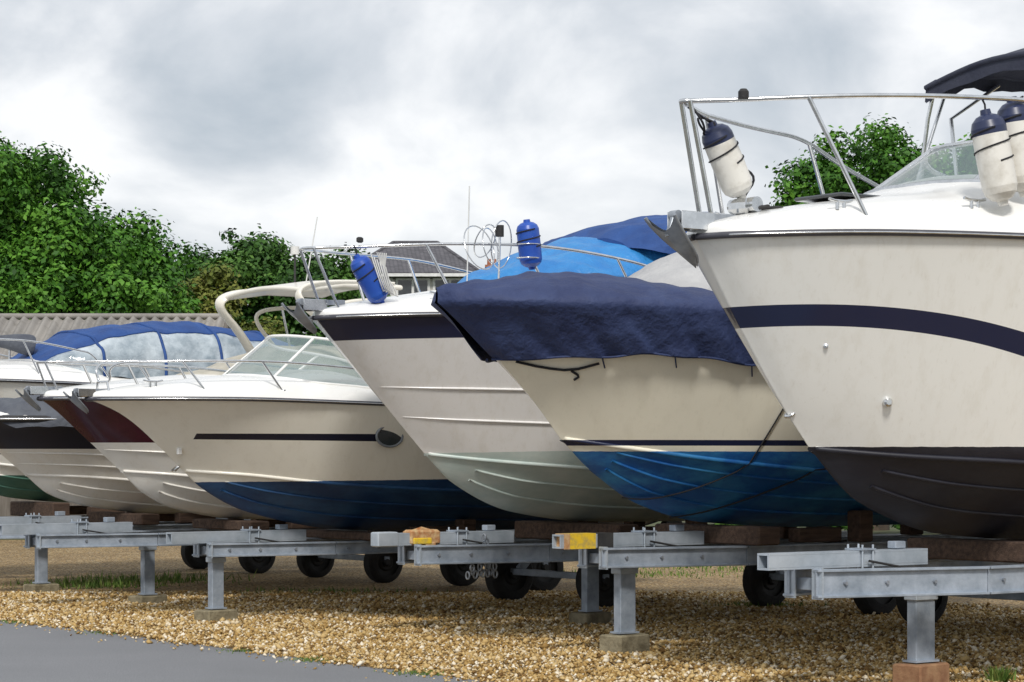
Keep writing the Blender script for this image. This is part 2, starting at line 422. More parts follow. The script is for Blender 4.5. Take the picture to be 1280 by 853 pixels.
A.rail([(0,.86),(1.9,.90),(2.6,.72),(3.5,.5)],3.6,[.52,2.1,3.0],r=.0165,rake=.3,front=-.12,fyw=.07,leg=.10)
A.windscreen([(1.9,0),(2.05,.5),(2.5,.92),(3.3,1.08),(4.3,1.12)],.34,.55,pill=(.12,.3,.42),fr=.02,yin=.85)
A.anchor(3.04,1.15)
A.cleat(.75,-1); A.cleat(.75,1); A.cleat(1.6,-1)
A.fender((.18,.06,3.76),(.42,.02,3.27),.105,fwhite,fnavy,ropes=True,ropeto=(.0,.08,3.84))
A.fender((1.60,-1.0,3.84),(1.71,-1.06,3.22),.115,fwhite,fnavy,ropeto=(1.58,-.98,3.93))
A.fender((1.88,-.98,3.95),(1.96,-1.02,3.30),.115,fwhite,fnavy,ropeto=(1.97,-1.0,3.96))
b=MB()
b.lathe((.16,-.27,3.87),(.16,-.27,3.93),[(0,0),(0,.035),(.7,.035),(1,.02),(1,0)],black,12)
b.box((1.3,0,A.deckz(1.3)+.004),(.46,.46,.025),darkglass,bev=.01)
b.box((.42,.0,A.deckz(.42)+.04),(.2,.16,.10),steel,bev=.03)
b.lathe((.42,-.12,A.deckz(.42)+.05),(.42,.12,A.deckz(.42)+.05),[(0,0),(0,.05),(.3,.05),(.4,.03),(.6,.03),(.7,.05),(1,.05),(1,0)],steel,16)
b.tube([(.35,.1,3.12),(.42,-.1,3.2),(.5,-.18,3.22),(.56,.1,3.22),(.62,-.15,3.22),(.7,-.05,3.2)],.013,black,6,smoothp=2)
b.tube([(.02,.08,3.86),(.08,.0,3.72),(.14,.1,3.66),(.2,.0,3.74),(.12,.12,3.80),(.05,.04,3.74),(.18,.1,3.68)],.008,rope_b,5,smoothp=2)
b.tube([(.45,.08,3.5),(.53,.0,3.42),(.5,.1,3.3),(.44,.02,3.26),(.52,.05,3.2)],.009,rope_b,5,smoothp=2)
b.make('deck_fittings',A.e)
b=MB()
b.tube([(.86,-.03,1.90),(.80,-.03,1.86),(.80,.03,1.86),(.86,.03,1.90)],.012,steel,8,smoothp=1)
c=Vector(A.top(.075,.25,-1)); b.lathe(c,c+Vector((-.02,-.04,0)),[(0,.03),(.7,.03),(1,.018),(1,0)],steel,14)
c=Vector(A.top(.045,.5,-1)); b.lathe(c,c+Vector((-.01,-.012,0)),[(0,.016),(.7,.016),(1,0)],steel,12)
b.make('bow_eye',A.e)
b=MB(); P=[]
for i in range(21):
    x=3.30+2.2*i/20; row=[]
    for j in range(21):
        y=-1.1+2.2*j/20; r=j/10-1
        z=4.74-.16*abs(r)**2.4-.22*abs(i/10-1)**2.5*(1-.2*abs(r))-.015*math.sin(i*math.pi/5)**2+.012*math.sin(i*1.9+j*.6)*abs(r)+.02
        row.append((x,y,z))
    P.append(row)
b.grid(P,bimini); b.grid([[(p[0],p[1],p[2]-.02) for p in r] for r in P],bimini,flip=True)
for rr_ in (P[0],P[-1]): b.grid([rr_,[(p[0],p[1],p[2]-.12-.01*math.sin(k*1.3)) for k,p in enumerate(rr_)]],bimini)
for cc_ in (0,-1): b.grid([[r[cc_] for r in P],[(r[cc_][0],r[cc_][1]*1.01,r[cc_][2]-.12-.01*math.sin(k*1.1)) for k,r in enumerate(P)]],bimini)
for edge in (P[0],P[-1],[r[0] for r in P],[r[-1] for r in P]): b.tube([(p[0],p[1],p[2]-.01) for p in edge],.022,bimini,8)
b.make('bimini_canopy',A.e)
b=MB()
for sd in(-1,1):
    b.tube([(3.3,sd*1.22,3.2),(3.32,sd*1.12,4.1),(3.34,sd*1.05,4.40)],.016,steel,8,smoothp=1)
    b.tube([(3.9,sd*1.25,3.15),(3.6,sd*1.12,4.2),(4.1,sd*1.08,4.5)],.016,steel,8)
    b.tube([(3.1,sd*1.22,3.2),(3.55,sd*1.12,4.42)],.014,steel,8)
    b.tube([(3.5,sd*1.22,3.2),(5.0,sd*1.08,4.45)],.014,steel,8)
b.make('bimini_frame',A.e)

# ---- Boat B (navy bow cover)
B=Boat('covered_motor_boat',(-.53,17.6),7.4,
  stem=[(0,2.76),(.2,2.62),(.51,2.36),(.85,2.05),(1.135,1.74)],
  keel=[(1.42,1.50),(1.96,1.20),(2.65,1.05),(4,.99),(7.4,1.0)],
  sy=[(.08,.17),(.3,.40),(.8,.72),(1.5,.98),(2.5,1.17),(4,1.24),(7.4,1.2)],
  sz=[(1,2.74),(2.5,2.68),(5,2.6),(7.4,2.55)],
  chine=[(1.6,.32,1.66),(2.3,.64,1.56),(3.5,.92,1.46),(5,1.04,1.42),(7.4,1.05,1.4)],
  shoulder=[(0,.0),(1,.0),(3.8,.0),(4.2,.08),(7.4,.1)],crown=[(0,.0),(.8,.05),(2,.08),(3,.1),(7.4,.05)])
hB=hullmat('hull_covered_cream',(.87,.83,.70),[
  vband((-1,0,0),(1.635,.0,0),(.006,.085,.30),(.035,.21,.44),r=.45),
  vband((1.68,0,0),(1.725,0,0),NAVY,r=.2)],dirt_amt=.18)
B.hull(hB,gel_cream,rubgrey,.012,strakes=(.35,.62,.85))
b=MB(); T=[(i/110)**1.5*.52 for i in range(111)]; P=[]
dropf=lambda x:.31+.10*math.exp(-x*1.6)+.014*math.sin(x*4)+.008*math.sin(x*11)
for i,t in enumerate(T):
    x=t*B.L; row=[]
    fold=lambda q,sd: .017*math.sin(x*16+sd+q)*(1-q)*1.6+.013*math.sin(x*33+q*3+sd)*(1-q)+.012*math.sin(x*7+q*5)*(1-q*.6)
    drop=dropf(x)
    qs=[1-drop*(1-k/10) for k in range(11)]
    def sk(q,sd):
        qq=(q-(1-drop))/drop
        return B.top(t,q,sd,off=.06+.03*(1-qq)+fold(qq,sd))
    left=[sk(q,-1) for q in qs]
    over=[]
    ye=abs(left[-1][1])
    for k in range(-12,13):
        r=k/12; y=r*(ye-.004); rr=abs(r)
        pole=.19*min(1,x/.9)
        wr_=.018*math.sin(x*7+r*5)*(1-rr*.7)+.011*math.sin(r*17+x*5)*(1-rr*.6)+.007*math.sin(x*23-r*9)
        z=B.sz(x)+.035+.045*(1-rr**6)+(.02+pole)*(1-rr**2.0)+wr_
        over.append((x-.05*(1-min(1,t*12)),y,z))
    right=[sk(q,1) for q in reversed(qs)]
    P.append(left+over+right)
b.grid(P,navyc)
b.make('bow_cover',B.e)
b=MB()
for sd in(-1,1):
    hem=[B.top(t,1-dropf(t*B.L),sd,off=.085) for t in T]
    b.tube(hem,.010,navyc,6)
    for tt in (.09,.17,.26,.36,.45):
        q0=1-dropf(tt*B.L)
        b.tube([B.top(tt,q0,sd,off=.06),B.top(tt,q0-.07,sd,off=.02)],.006,navyc,5)
def strap(bt,t0,t1,q0=.66,w=.013):
    pts=[]
    for k in range(13): pts.append(Vector(bt.top(t0+(t1-t0)*k/24,q0*(1-k/12),-1,off=.014)))
    for k in range(1,13): pts.append(Vector(bt.bot(t0+(t1-t0)*(12+k)/24,1-k/12,-1,off=.02)))
    b.tube(pts,w,rope_b,6,flat=.5)
strap(B,.335,.10,.66); strap(B,.44,.18,.10)
b.tube([B.top(.012,.58,-1,.03),B.top(.03,.545,-1,.02),B.top(.055,.535,-1,.02),B.top(.085,.60,-1,.04)],.011,rope_b,6,smoothp=1)
b.tube([B.top(.055,.535,-1,.02),B.top(.06,.50,-1,.02),B.top(.052,.47,-1,.02)],.010,rope_b,6,smoothp=1)
b.make('cover_straps',B.e)
B.dome([(1.55,.35,2.75,2.88),(2.1,.75,2.75,3.10),(2.8,.95,2.7,3.38),(4.2,1.0,2.65,3.48),(6.8,1.05,2.6,3.0),(7.2,1.0,2.58,2.75)],greyc,'cockpit_cover',2.1,.014)

# ---- Boat C
C=Boat('motor_cruiser',(-1.71,20.2),7.8,
  stem=[(0,2.80),(.29,2.50),(.6,2.18),(.886,1.885),(1.15,1.62)],
  keel=[(1.45,1.36),(2.14,1.08),(3,.98),(4.5,.96),(7.8,.97)],
  sy=[(.08,.2),(.3,.42),(.8,.72),(1.5,.98),(2.5,1.18),(4,1.26),(7.8,1.22)],
  sz=[(1,2.83),(2.5,2.84),(5,2.75),(7.8,2.65)],
  chine=[(1.6,.32,1.56),(2.3,.62,1.5),(3.5,.92,1.42),(5,1.06,1.38),(7.8,1.06,1.36)],
  shoulder=[(0,.05),(.5,.10),(1.5,.14),(7.8,.15)],crown=[(0,.02),(.6,.06),(1.6,.16),(2.6,.24),(3.4,.1),(7.8,.02)])
hC=hullmat('hull_cruiser_pale',(.85,.835,.82),[
  vband((-1,0,0),(1.60,.02,0),(.47,.56,.53),(.60,.66,.62),r=.4),
  vband((2.60,.03,0),(2.795,.04,0),NAVY,r=.2)],dirt_amt=.25)
C.hull(hC,gel_white,rubgrey,.022,ridges=((.28,.36),(.50,.58)))
C.rail([(0,.60),(1.5,.62),(2.6,.52),(3.2,.4)],3.2,[.75,1.6,2.5],r=.014,rake=.22,front=-.12)
C.anchor(2.86,1.)
C.fender((.22,-.30,3.34),(.46,-.36,2.92),.095,fblue,fblue,ropeto=(.2,-.3,3.42))
C.fender((1.60,-.93,3.68),(1.66,-.93,3.24),.10,fblue,fblue,ropeto=(1.55,-.93,3.46))
b=MB()
for k,(cx,rr) in enumerate([(1.18,.17),(1.30,.14),(1.42,.18),(1.24,.12)]):
    b.tube([(cx+rr*math.cos(a)*.9,-.80+.08*math.sin(a*1.0+k),3.42+k*.02+rr*1.15*math.sin(a)) for a in [i*2*math.pi/26 for i in range(26)]],.006,steel,5,closed=True)
for k in range(6):
    b.tube([(.3+.03*k,-.42,3.34-.02*k),(.34+.03*k,-.47,3.15-.03*k),(.42+.03*k,-.46,2.98),(.45,-.40,3.2),(.36+.02*k,-.42,3.36)],.006,rope_w,5,smoothp=1)
for zz in (3.34,3.46): b.tube([(1.62+.105*math.cos(a),-.93+.105*math.sin(a),zz) for a in [i*2*math.pi/14 for i in range(14)]],.006,steel,5,closed=True)
b.tube([(1.35,-.85,2.98),(1.36,-.86,3.55)],.010,steel,6); b.lathe((1.36,-.86,3.52),(1.36,-.86,3.62),[(0,0),(0,.035),(1,.035),(1,0)],black,10)
b.make('rope_coils',C.e)
b=MB(); b.tube([(1.55,-.1,3.1),(1.58,-.1,4.05)],.006,rope_w,6); b.box((.25,-.32,3.47),(.06,.04,.05),black,bev=.01)
b.make('aerial',C.e)
C.dome([(1.55,.40,2.98,3.14),(2.0,.75,2.98,3.36),(2.7,1.02,2.95,3.58),(3.4,1.08,2.92,3.70),(4.2,1.08,2.85,3.72)],lbluec,'windscreen_tarpaulin',2.3,.022)
C.dome([(2.95,.75,3.50,3.62),(3.2,1.02,3.48,3.78),(3.8,1.10,3.42,3.90),(4.6,1.12,3.38,3.98),(5.4,1.1,3.0,4.0),(6.4,1.08,2.8,3.85),(6.7,1.0,2.8,3.5)],bluec2,'cockpit_canopy',2.4,.014,seed=4)
C.cleat(.9,-1)

# ---- Boat D
D=Boat('sports_boat',(-3.95,21.6),6.8,
  stem=[(0,2.13),(.15,2.08),(.333,2.0),(.755,1.68),(1.0,1.46)],
  keel=[(1.187,1.30),(1.72,1.05),(2.83,.86),(4,.82),(6.8,.83)],
  sy=[(.08,.15),(.3,.36),(.8,.68),(1.5,.92),(2.5,1.08),(4,1.13),(6.8,1.08)],
  sz=[(1,2.13),(2.5,2.10),(5,2.04),(6.8,2.0)],
  chine=[(1.5,.34,1.42),(2.2,.62,1.34),(3.5,.88,1.26),(5,.97,1.22),(6.8,.97,1.2)],
  shoulder=[(0,.04),(.5,.09),(1.5,.13),(6.8,.14)],crown=[(0,.02),(.6,.06),(1.6,.14),(2.4,.22),(3.2,.06),(6.8,.02)])
hD=hullmat('hull_sports_cream',(.88,.85,.76),[
  vband((-1,0,0),(1.335,.01,0),(.008,.038,.12),(.020,.080,.19),r=.4),
  vband((1.765,-.01,0),(1.81,.0,0),(.01,.012,.03),r=.2,x0=.95,x1=2.7)],dirt_amt=.18)
D.hull(hD,gel_white,rubgrey,.02)
D.rail([(0,.16),(.25,.34),(1.5,.36),(2.4,.33)],2.5,[.7,1.4],r=.012,rake=.16,front=.12)
D.windscreen([(1.5,0),(1.65,.45),(2.05,.82),(2.8,.95),(3.6,.98)],.40,.5,pill=(.14,.34),fr=.016,gm=glass,fm=gel_white)
D.anchor(2.15,.75); D.cleat(.5,-1)
b=MB(); c=Vector(D.top(.36,.62,-1,.0)); 
P=[[c+Vector((.14*rr*math.cos(a),-.012-.012*(1-rr),.09*rr*math.sin(a))) for a in [i*2*math.pi/28 for i in range(28)]] for rr in (0,.5,1)]
b.grid(P,darkglass,closev=True)
b.tube([c+Vector((.15*math.cos(a),-.012,.10*math.sin(a))) for a in [i*2*math.pi/28 for i in range(28)]],.013,galvd,6,closed=True)
b.tube([(.95,-.02,1.50),(.90,-.03,1.46),(.90,.03,1.46),(.95,.02,1.5)],.012,steel,6)
c=Vector(D.top(.02,.28,-1)); b.box(c+Vector((-.02,-.02,0)),(.05,.04,.07),gel_white,bev=.01)
b.make('porthole',D.e)

# ---- Boat E (maroon)
E=Boat('motor_cruiser',(-4.94,24.28),7.4,
  stem=[(0,2.2),(.15,2.1),(.366,1.92),(.65,1.68),(.93,1.44)],
  keel=[(1.2,1.2),(1.6,1.02),(2.4,.90),(4,.87),(7.4,.88)],
  sy=[(.08,.17),(.3,.38),(.8,.7),(1.5,.95),(2.5,1.14),(4,1.2),(7.4,1.15)],
  sz=[(1,2.2),(2.5,2.2),(5,2.12),(7.4,2.1)],
  chine=[(1.4,.34,1.4),(2.2,.64,1.32),(3.5,.92,1.26),(5,1.02,1.22),(7.4,1.02,1.2)],
  shoulder=[(0,.05),(.5,.1),(1.5,.14),(7.4,.15)],crown=[(0,.02),(.6,.06),(1.6,.14),(2.6,.22),(3.4,.1),(7.4,.02)])
hE=hullmat('hull_maroon_white',(.85,.83,.78),[vband((1.74,.0,0),(2.30,.0,0),(.045,.005,.018),(.058,.009,.024),r=.18)],dirt_amt=.25)
E.hull(hE,gel_white,rubgrey,.022,ridges=((.3,.35),))
E.rail([(0,.38),(1.6,.40),(2.6,.32)],2.7,[.8,1.7],r=.012,rake=.16,front=-.02)
E.anchor(2.24,.85)
E.dome([(1.5,.3,2.36,2.44),(2.1,.75,2.36,2.58),(2.8,.98,2.34,2.80),(3.6,1.05,2.32,2.86),(5.4,1.05,2.3,2.7)],beigec,'windscreen_cover',2.2,.012)
b=MB()
for sd in(-1,1):
    b.tube([(3.36,sd*.98,2.45),(3.16,sd*.97,2.75),(2.92,sd*.93,3.05),(2.66,sd*.88,3.26),(2.62,sd*.84,3.38),(2.82,sd*.82,3.47),(3.3,sd*.80,3.51),(3.9,sd*.80,3.51)],lambda t:.095-.035*t,gel_cream,12,flat=.4,smoothp=2)
    b.tube([(3.7,sd*.98,2.5),(3.45,sd*.95,2.85),(3.15,sd*.9,3.12),(3.12,sd*.86,3.26),(3.4,sd*.84,3.32),(3.9,sd*.82,3.34)],.024,gel_cream,8,smoothp=2)
    b.tube([(3.5,sd*.92,3.35),(3.75,sd*1.0,2.5)],.014,steel,6)
P=[[(2.70+1.3*i/10,-.82+1.64*j/12,3.43+.06*(1-(j/6-1)**2)+.08*min(1,i/4)) for j in range(13)] for i in range(11)]
b.grid(P,gel_cream); b.grid([[(p[0],p[1],p[2]-.05) for p in r] for r in P],gel_cream,flip=True)
for ed in (P[0],P[-1],[r[0] for r in P],[r[-1] for r in P]): b.tube([(p[0],p[1],p[2]-.025) for p in ed],.028,gel_cream,8)
b.tube([(2.95,-.5,3.5),(3.1,-.5,4.25)],.007,rope_w,5); b.tube([(3.3,.3,3.55),(3.3,.3,3.9)],.012,black,6); b.lathe((3.3,.3,3.9),(3.3,.3,3.99),[(0,0),(0,.05),(1,.05),(1,0)],rope_w,10)
b.make('radar_arch',E.e)

# ---- Boat F (dark cover, black band)
Fb=Boat('covered_motor_boat',(-6.42,26.6),6.6,
  stem=[(0,2.02),(.2,1.95),(.4,1.78),(.65,1.58),(.9,1.38)],
  keel=[(1.2,1.15),(1.7,1.0),(2.6,.9),(4,.88),(6.6,.88)],
  sy=[(.08,.2),(.3,.42),(.8,.72),(1.5,.95),(2.5,1.1),(6.6,1.1)],
  sz=[(1,2.02),(6.6,1.95)],
  chine=[(1.4,.36,1.36),(2.2,.64,1.3),(3.5,.88,1.22),(6.6,.95,1.18)],
  shoulder=[(0,.04),(1.,.08),(6.6,.1)],crown=[(0,.02),(1,.1),(6.6,.1)])
hF=hullmat('hull_small_white',(.85,.83,.78),[vband((1.68,.0,0),(2.1,0,0),(.006,.009,.026),r=.4)],dirt_amt=.25)
Fb.hull(hF,gel_white,black,.04,ridges=((.2,.25),(.4,.45)))
Fb.dome([(.1,.2,2.0,2.1),(.6,.66,1.96,2.24),(1.4,1.0,1.93,2.36),(2.5,1.14,1.92,2.42),(5.,1.15,1.90,2.36),(6.4,1.1,1.9,2.2)],darkgreyc,'boat_cover',2.2,.028)

# ---- Boat G (blue camper canopy)
G=Boat('cabin_cruiser',(-8.1,29.0),7.4,
  stem=[(0,2.55),(.3,2.25),(.6,1.95),(.95,1.6)],
  keel=[(1.3,1.3),(2,1.05),(3,.98),(7.4,.98)],
  sy=[(.08,.2),(.3,.42),(.8,.72),(1.5,1.0),(2.5,1.18),(7.4,1.2)],
  sz=[(1,2.55),(3,2.5),(7.4,2.4)],
  chine=[(1.6,.36,1.5),(2.4,.64,1.42),(3.5,.92,1.36),(7.4,1.02,1.3)],
  shoulder=[(0,.05),(1.,.12),(7.4,.14)],crown=[(0,.02),(1,.1),(2.4,.22),(3,.1),(7.4,.05)])
hG=hullmat('hull_cabin_white',(.86,.85,.8),[vband((-1,0,0),(1.35,0,0),(.06,.16,.12),(.09,.2,.15),r=.6),vband((1.62,0,0),(1.72,0,0),NAVY,r=.2)],dirt_amt=.25)
G.hull(hG,gel_white,rubgrey,.022)
G.rail([(0,.5),(1.6,.52),(2.6,.4)],2.6,[.8,1.7],r=.012,rake=.16,mid=.5)
G.dome([(1.95,.6,2.66,2.72),(2.6,.98,2.64,3.12),(3.1,1.08,2.62,3.30),(4.2,1.1,2.6,3.40),(5.4,1.1,2.55,3.30),(6.2,1.05,2.5,3.0)],bluec2,'camper_canopy',2.9,.014,low=vinyl,lowfrac=.50)
G.anchor(2.6,.9)
b=MB(); b.tube([(.9,.45,3.0),(1.3,.3,3.08),(1.9,.1,3.1),(2.3,.0,3.04)],lambda t:.10+.04*math.sin(t*9),darkgreyc,12,smoothp=2)
b.tube([(1.2,.35,2.6),(1.25,.32,3.02)],.014,steel,6); b.tube([(2.0,.1,2.6),(2.0,.1,3.02)],.014,steel,6)
b.make('rolled_canvas',G.e)
# ------------------------------------------------------------------ trailers
def trailer(bt,tip,zk,postx,postw,blockm,blockh=.16,tipm=None,rail_y=.42,x1=6.4,bow_bunk=2.5,wheelx=(5.4,),zt=.84,depth=.17,coup=None,nm='boat_trailer',wr=.29,bl=1.3):
    pos=bt.e.location; e=empty(nm,(pos.x,pos.y,0),ANG); b=MB()
    zc=zt+.055; w=.11; tl=.014
    a=tip; bb=tip+1.5
    for (dy,dz,ww,hh) in ((0,w/2-tl/2,w,tl),(0,-w/2+tl/2,w,tl),(w/2-tl/2,0,tl,w-2*tl-.002),(-w/2+tl/2,0,tl,w-2*tl-.002)):
        b.box(((a+bb)/2,dy,zc+dz),(bb-a,ww,hh),galv2)
    b.box((a+.55,0,zc),(.02,w-2*tl,w-2*tl),black)
    if tipm:
        b.box((a+.22,0,zc),(.26,w+.012,w+.012),tipm); b.box((a+.06,0,zc),(.055,w+.012,w+.012),rust); b.box((a+.45,0,zc),(.16,w+.01,w+.01),black)
    for sd in(-1,1):
        p0=Vector((tip+.35,sd*.13,zt-depth/2)); p1=Vector((tip+1.6,sd*rail_y,zt-depth/2)); p2=Vector((x1,sd*rail_y,zt-depth/2))
        for q0,q1 in((p0,p1),(p1+Vector((.004,0,0)),p2)):
            b.beam(q0,q1,.022,depth-.03,galv,bev=.002)
            dz=Vector((0,0,depth/2-.009)); b.beam(q0+dz,q1+dz,.085,.018,galv,bev=.003); b.beam(q0-dz,q1-dz,.085,.018,galv,bev=.003)
        b.box((p0.x+.02,p0.y,p0.z),(.012,.10,depth+.02),galv2)
        for xx in (.55,.85,1.2,1.75,2.1,2.6,3.1):   # bolt heads on the web
            X=tip+xx; yy=.13+(rail_y-.13)*max(0,min(1,(X-tip-.35)/1.25))
            b.lathe((X,sd*(yy+.010),zt-depth/2),(X,sd*(yy+.030),zt-depth/2),[(0,.014),(1,.014),(1,0)],galvd,6)
    for x in (tip+.45,tip+1.55,3.2,4.1,5.6,x1-.1):
        yy=.13+ (rail_y-.13)*min(1,(x-tip-.35)/1.25)
        b.box((x,0,zt-depth/2-.01),(.08,2*yy-.09,.08),galv,bev=.004)
    b.box((tip+.9,0,zt+.118),(.14,.16,.012),galv)
    for dx in(-.05,.05):
        for sd in(-1,1): b.tube([(tip+.9+dx,sd*.068,zt-.06),(tip+.9+dx,sd*.068,zt+.15)],.008,galv2,6)
    b.box((tip+1.25,0,zt+.14),(.10,.08,.05),galv,bev=.004)
    b.tube([(tip+.9,-.08,zt+.04),(tip+1.3,-.14,zt-.03),(tip+2.0,-.30,zt-.05),(tip+2.8,-.40,zt+.012)],.009,black,6,smoothp=2)
    if coup=='rust':
        b.box((tip+.10,0,zc+.002),(.22,w+.02,w+.022),galv2,bev=.01)
        b.box((tip+.50,0,zc+.012),(.34,w+.03,w+.03),rust,bev=.02)
        b.box((tip+.46,-.07,zc-.02),(.20,.03,.06),yellow,bev=.008)
        b.tube([(tip+.38,0,zc+.06),(tip+.5,0,zc+.09),(tip+.62,0,zc+.06)],.018,rust,8)
        b.box((tip+.55,-.03,zc-.1),(.12,.1,.14),rust,bev=.01)
        for k in range(20):
            cx=tip+1.0+.05*math.sin(k*1.3); cz=zt+.06-.04*k
            if k>7: cz=zt-.24+.04*math.sin(k*2.2); cx=tip+.84+.028*(k-8)
            ax=k%2
            b.tube([(cx+.022*math.cos(t)*(1 if ax else .3),-.24-.018*math.cos(t)*(0 if ax else 1)-.03*(k%3==0),cz+.034*math.sin(t)) for t in [i*2*math.pi/10 for i in range(10)]],.009,galvd,5,closed=True)
    b.make('chassis',e)
    b=MB(); pz=zt-depth-.002
    b.box((postx,-.02,(pz+blockh)/2+.004),(postw,.09,pz-blockh-.004),galv,bev=.006)
    b.box((postx,-.02,blockh+.012),(postw+.04,.13,.014),galv)
    b.box((postx,-.02,pz-.03),(postw+.03,.12,.05),galv2,bev=.005)
    b.make('prop_leg',e)
    b=MB(); b.box((postx,-.02,blockh/2-.004),(.36,.24,blockh),blockm,rz=.15,bev=.012); b.make('block',e)
    b=MB()
    top=zk(bow_bunk)-.012
    hh=top-zt-.004
    if hh>.04:
        n=max(1,round(hh/.16))
        for i in range(n):
            b.box((bow_bunk+.02*((i*7)%3-1),0,zt+.004+hh*(i+.5)/n),(.24,bl-.12*i,hh/n-.003),timber,bev=.012)
    for x in (4.0,5.6):
        for sd in(-1,1):
            zz=(bt.kz(x)*.55+bt.cz(x)*.45)-.05
            b.box((x,sd*.46,(zt+zz)/2),(.16,.16,zz-zt-.01),timber,bev=.01)
    for sd in(-1,1):
        b.box((bow_bunk+.75,sd*.38,zt+.07),(.5,.14,.12),timber,bev=.01)
    b.make('timber_bunk',e)
    b=MB()
    for wx in wheelx:
        b.beam((wx,-.90,wr+.04),(wx,.90,wr+.04),.07,.07,galv)
        for sd in(-1,1):
            yy=sd*.80; r=wr
            pr=[(0,.17),(0,.20),(.05,r-.03),(.14,r-.008),(.2,r),(.8,r),(.86,r-.008),(.95,r-.03),(1,.20),(1,.17)]
            b.lathe((wx,yy-.1,r),(wx,yy+.1,r),pr,tread,32)
            b.lathe((wx,yy-.07,r),(wx,yy+.07,r),[(0,0),(0,.09),(.1,.11),(0,.18),(1,.18),(.9,.11),(1,.09),(1,0)],hubm,24)
            b.lathe((wx,yy-.115,r),(wx,yy+.115,r),[(0,0),(0,.035),(.1,.05),(.9,.05),(1,.035),(1,0)],hubm,14)
            b.beam((wx-.01,sd*.60,wr+.06),(wx+.25,sd*.60,zt-depth),.06,.09,galv)
        b.beam((wx,-.60,zt-depth-.05),(wx,.60,zt-depth-.05),.08,.09,galv)
    b.make('wheels',e)
    return e
trailer(A,.58,A.kz,2.05,.19,timber_b,.17,rail_y=.5,zt=.85,depth=.19,bow_bunk=2.75,x1=7.4,wheelx=(6.0,))
trailer(B,1.10,B.kz,1.78,.16,concrete,.17,tipm=yellow,rail_y=.45,zt=.87,depth=.16,x1=6.8,wheelx=(6.1,),bow_bunk=2.8)
trailer(C,.62,C.kz,3.05,.15,concrete,.12,coup='rust',rail_y=.45,zt=.80,depth=.17,bow_bunk=2.9,x1=7.0,wheelx=(6.1,),bl=1.6)
trailer(D,.85,D.kz,1.35,.13,concrete,.12,rail_y=.42,zt=.76,depth=.13,bow_bunk=2.9,x1=6.2,wheelx=(5.5,),bl=1.5)
trailer(E,-.45,E.kz,1.25,.13,concrete,.10,rail_y=.42,zt=.78,depth=.14,bow_bunk=2.3,x1=6.8,wheelx=(6.0,),bl=1.3)
trailer(Fb,.1,Fb.kz,1.1,.13,concrete,.10,rail_y=.42,zt=.78,depth=.14,bow_bunk=2.2,x1=6.0,wheelx=(5.4,),bl=1.4,wr=.26)
trailer(G,.2,G.kz,1.3,.13,concrete,.10,rail_y=.42,zt=.80,depth=.14,bow_bunk=2.4,x1=6.6,wheelx=(5.2,),wr=.26)

# ------------------------------------------------------------------ ground
def sheet(name,pts,z,mt):
    b=MB(); b.poly([(x,y,z) for x,y in pts],mt); return b.make(name)
m,nt,p,co=base_mat('grass_ground')
c=nt.mix(nt.ramp(nt.noise(1.5,6,.6,co),.35,.65),(.05,.08,.018),(.09,.085,.04)); nt.link(c,p.inputs['Base Color']); p.inputs['Roughness'].default_value=.95
sheet('ground',[(-600,-100),(600,-100),(600,1200),(-600,1200)],0,m)
m,nt,p,co=base_mat('gravel_stones')
vo=nt.new('ShaderNodeTexVoronoi'); vo.inputs['Scale'].default_value=36; nt.link(co,vo.inputs['Vector'])
sepc=nt.new('ShaderNodeSeparateColor'); nt.link(vo.outputs['Color'],sepc.inputs[0])
cr=nt.new('ShaderNodeValToRGB'); nt.link(sepc.outputs[0],cr.inputs[0]); el=cr.color_ramp.elements
cols=[(0,(.16,.09,.03)),(.25,(.37,.23,.08)),(.5,(.49,.33,.13)),(.75,(.57,.42,.20)),(1,(.72,.62,.44))]
while len(el)<5: el.new(.5)
for i,(a,cc) in enumerate(cols): el[i].position=a; el[i].color=(*cc,1)
big=nt.ramp(nt.noise(.9,5,.6,co),.35,.7)
c=nt.mix(nt.math('MULTIPLY',big,.55),cr.outputs[0],(.20,.12,.05))
edge=nt.ramp(vo.outputs['Distance'],.35,.75)
c=nt.mix(edge,c,(.07,.045,.02))
nt.link(c,p.inputs['Base Color']); p.inputs['Roughness'].default_value=.85
bp=nt.new('ShaderNodeBump'); bp.inputs['Strength'].default_value=.9; bp.inputs['Distance'].default_value=.02; bp.invert=True
nt.link(vo.outputs['Distance'],bp.inputs['Height']); nt.link(bp.outputs[0],p.inputs['Normal'])
sheet('gravel',[(-24,6),(24,6),(24,44),(-24,44)],.004,m)
m,nt,p,co=base_mat('asphalt')
c=nt.mix(nt.ramp(nt.noise(90,3,.6,co),.35,.7),(.14,.145,.158),(.28,.285,.30))
c=nt.mix(nt.math('MULTIPLY',nt.ramp(nt.noise(.8,5,.6,co),.35,.7),.5),c,(.16,.165,.175))
nt.link(c,p.inputs['Base Color']); p.inputs['Roughness'].default_value=.85
bp=nt.new('ShaderNodeBump'); bp.inputs['Strength'].default_value=.5; bp.inputs['Distance'].default_value=.01
nt.link(nt.noise(110,3,.6,co),bp.inputs['Height']); nt.link(bp.outputs[0],p.inputs['Normal'])
e0=Vector((-5.0,22.6)); e1=Vector((-.30,16.5)); dr=(e1-e0).normalized()
edge=[]
s0=-30
while s0<24:
    pt=e0+dr*s0+Vector((dr.y,-dr.x))*(.03*math.sin(s0*2.3)+.02*math.sin(s0*6.1)+RNG.normal()*.008); edge.append((pt.x,pt.y)); s0+=.12
off=Vector((dr.y,-dr.x))*14
b=MB(); 
b.grid([[(x,y,.010),(x+off.x,y+off.y,.010)] for x,y in edge],m,smooth=False); b.make('asphalt_road')
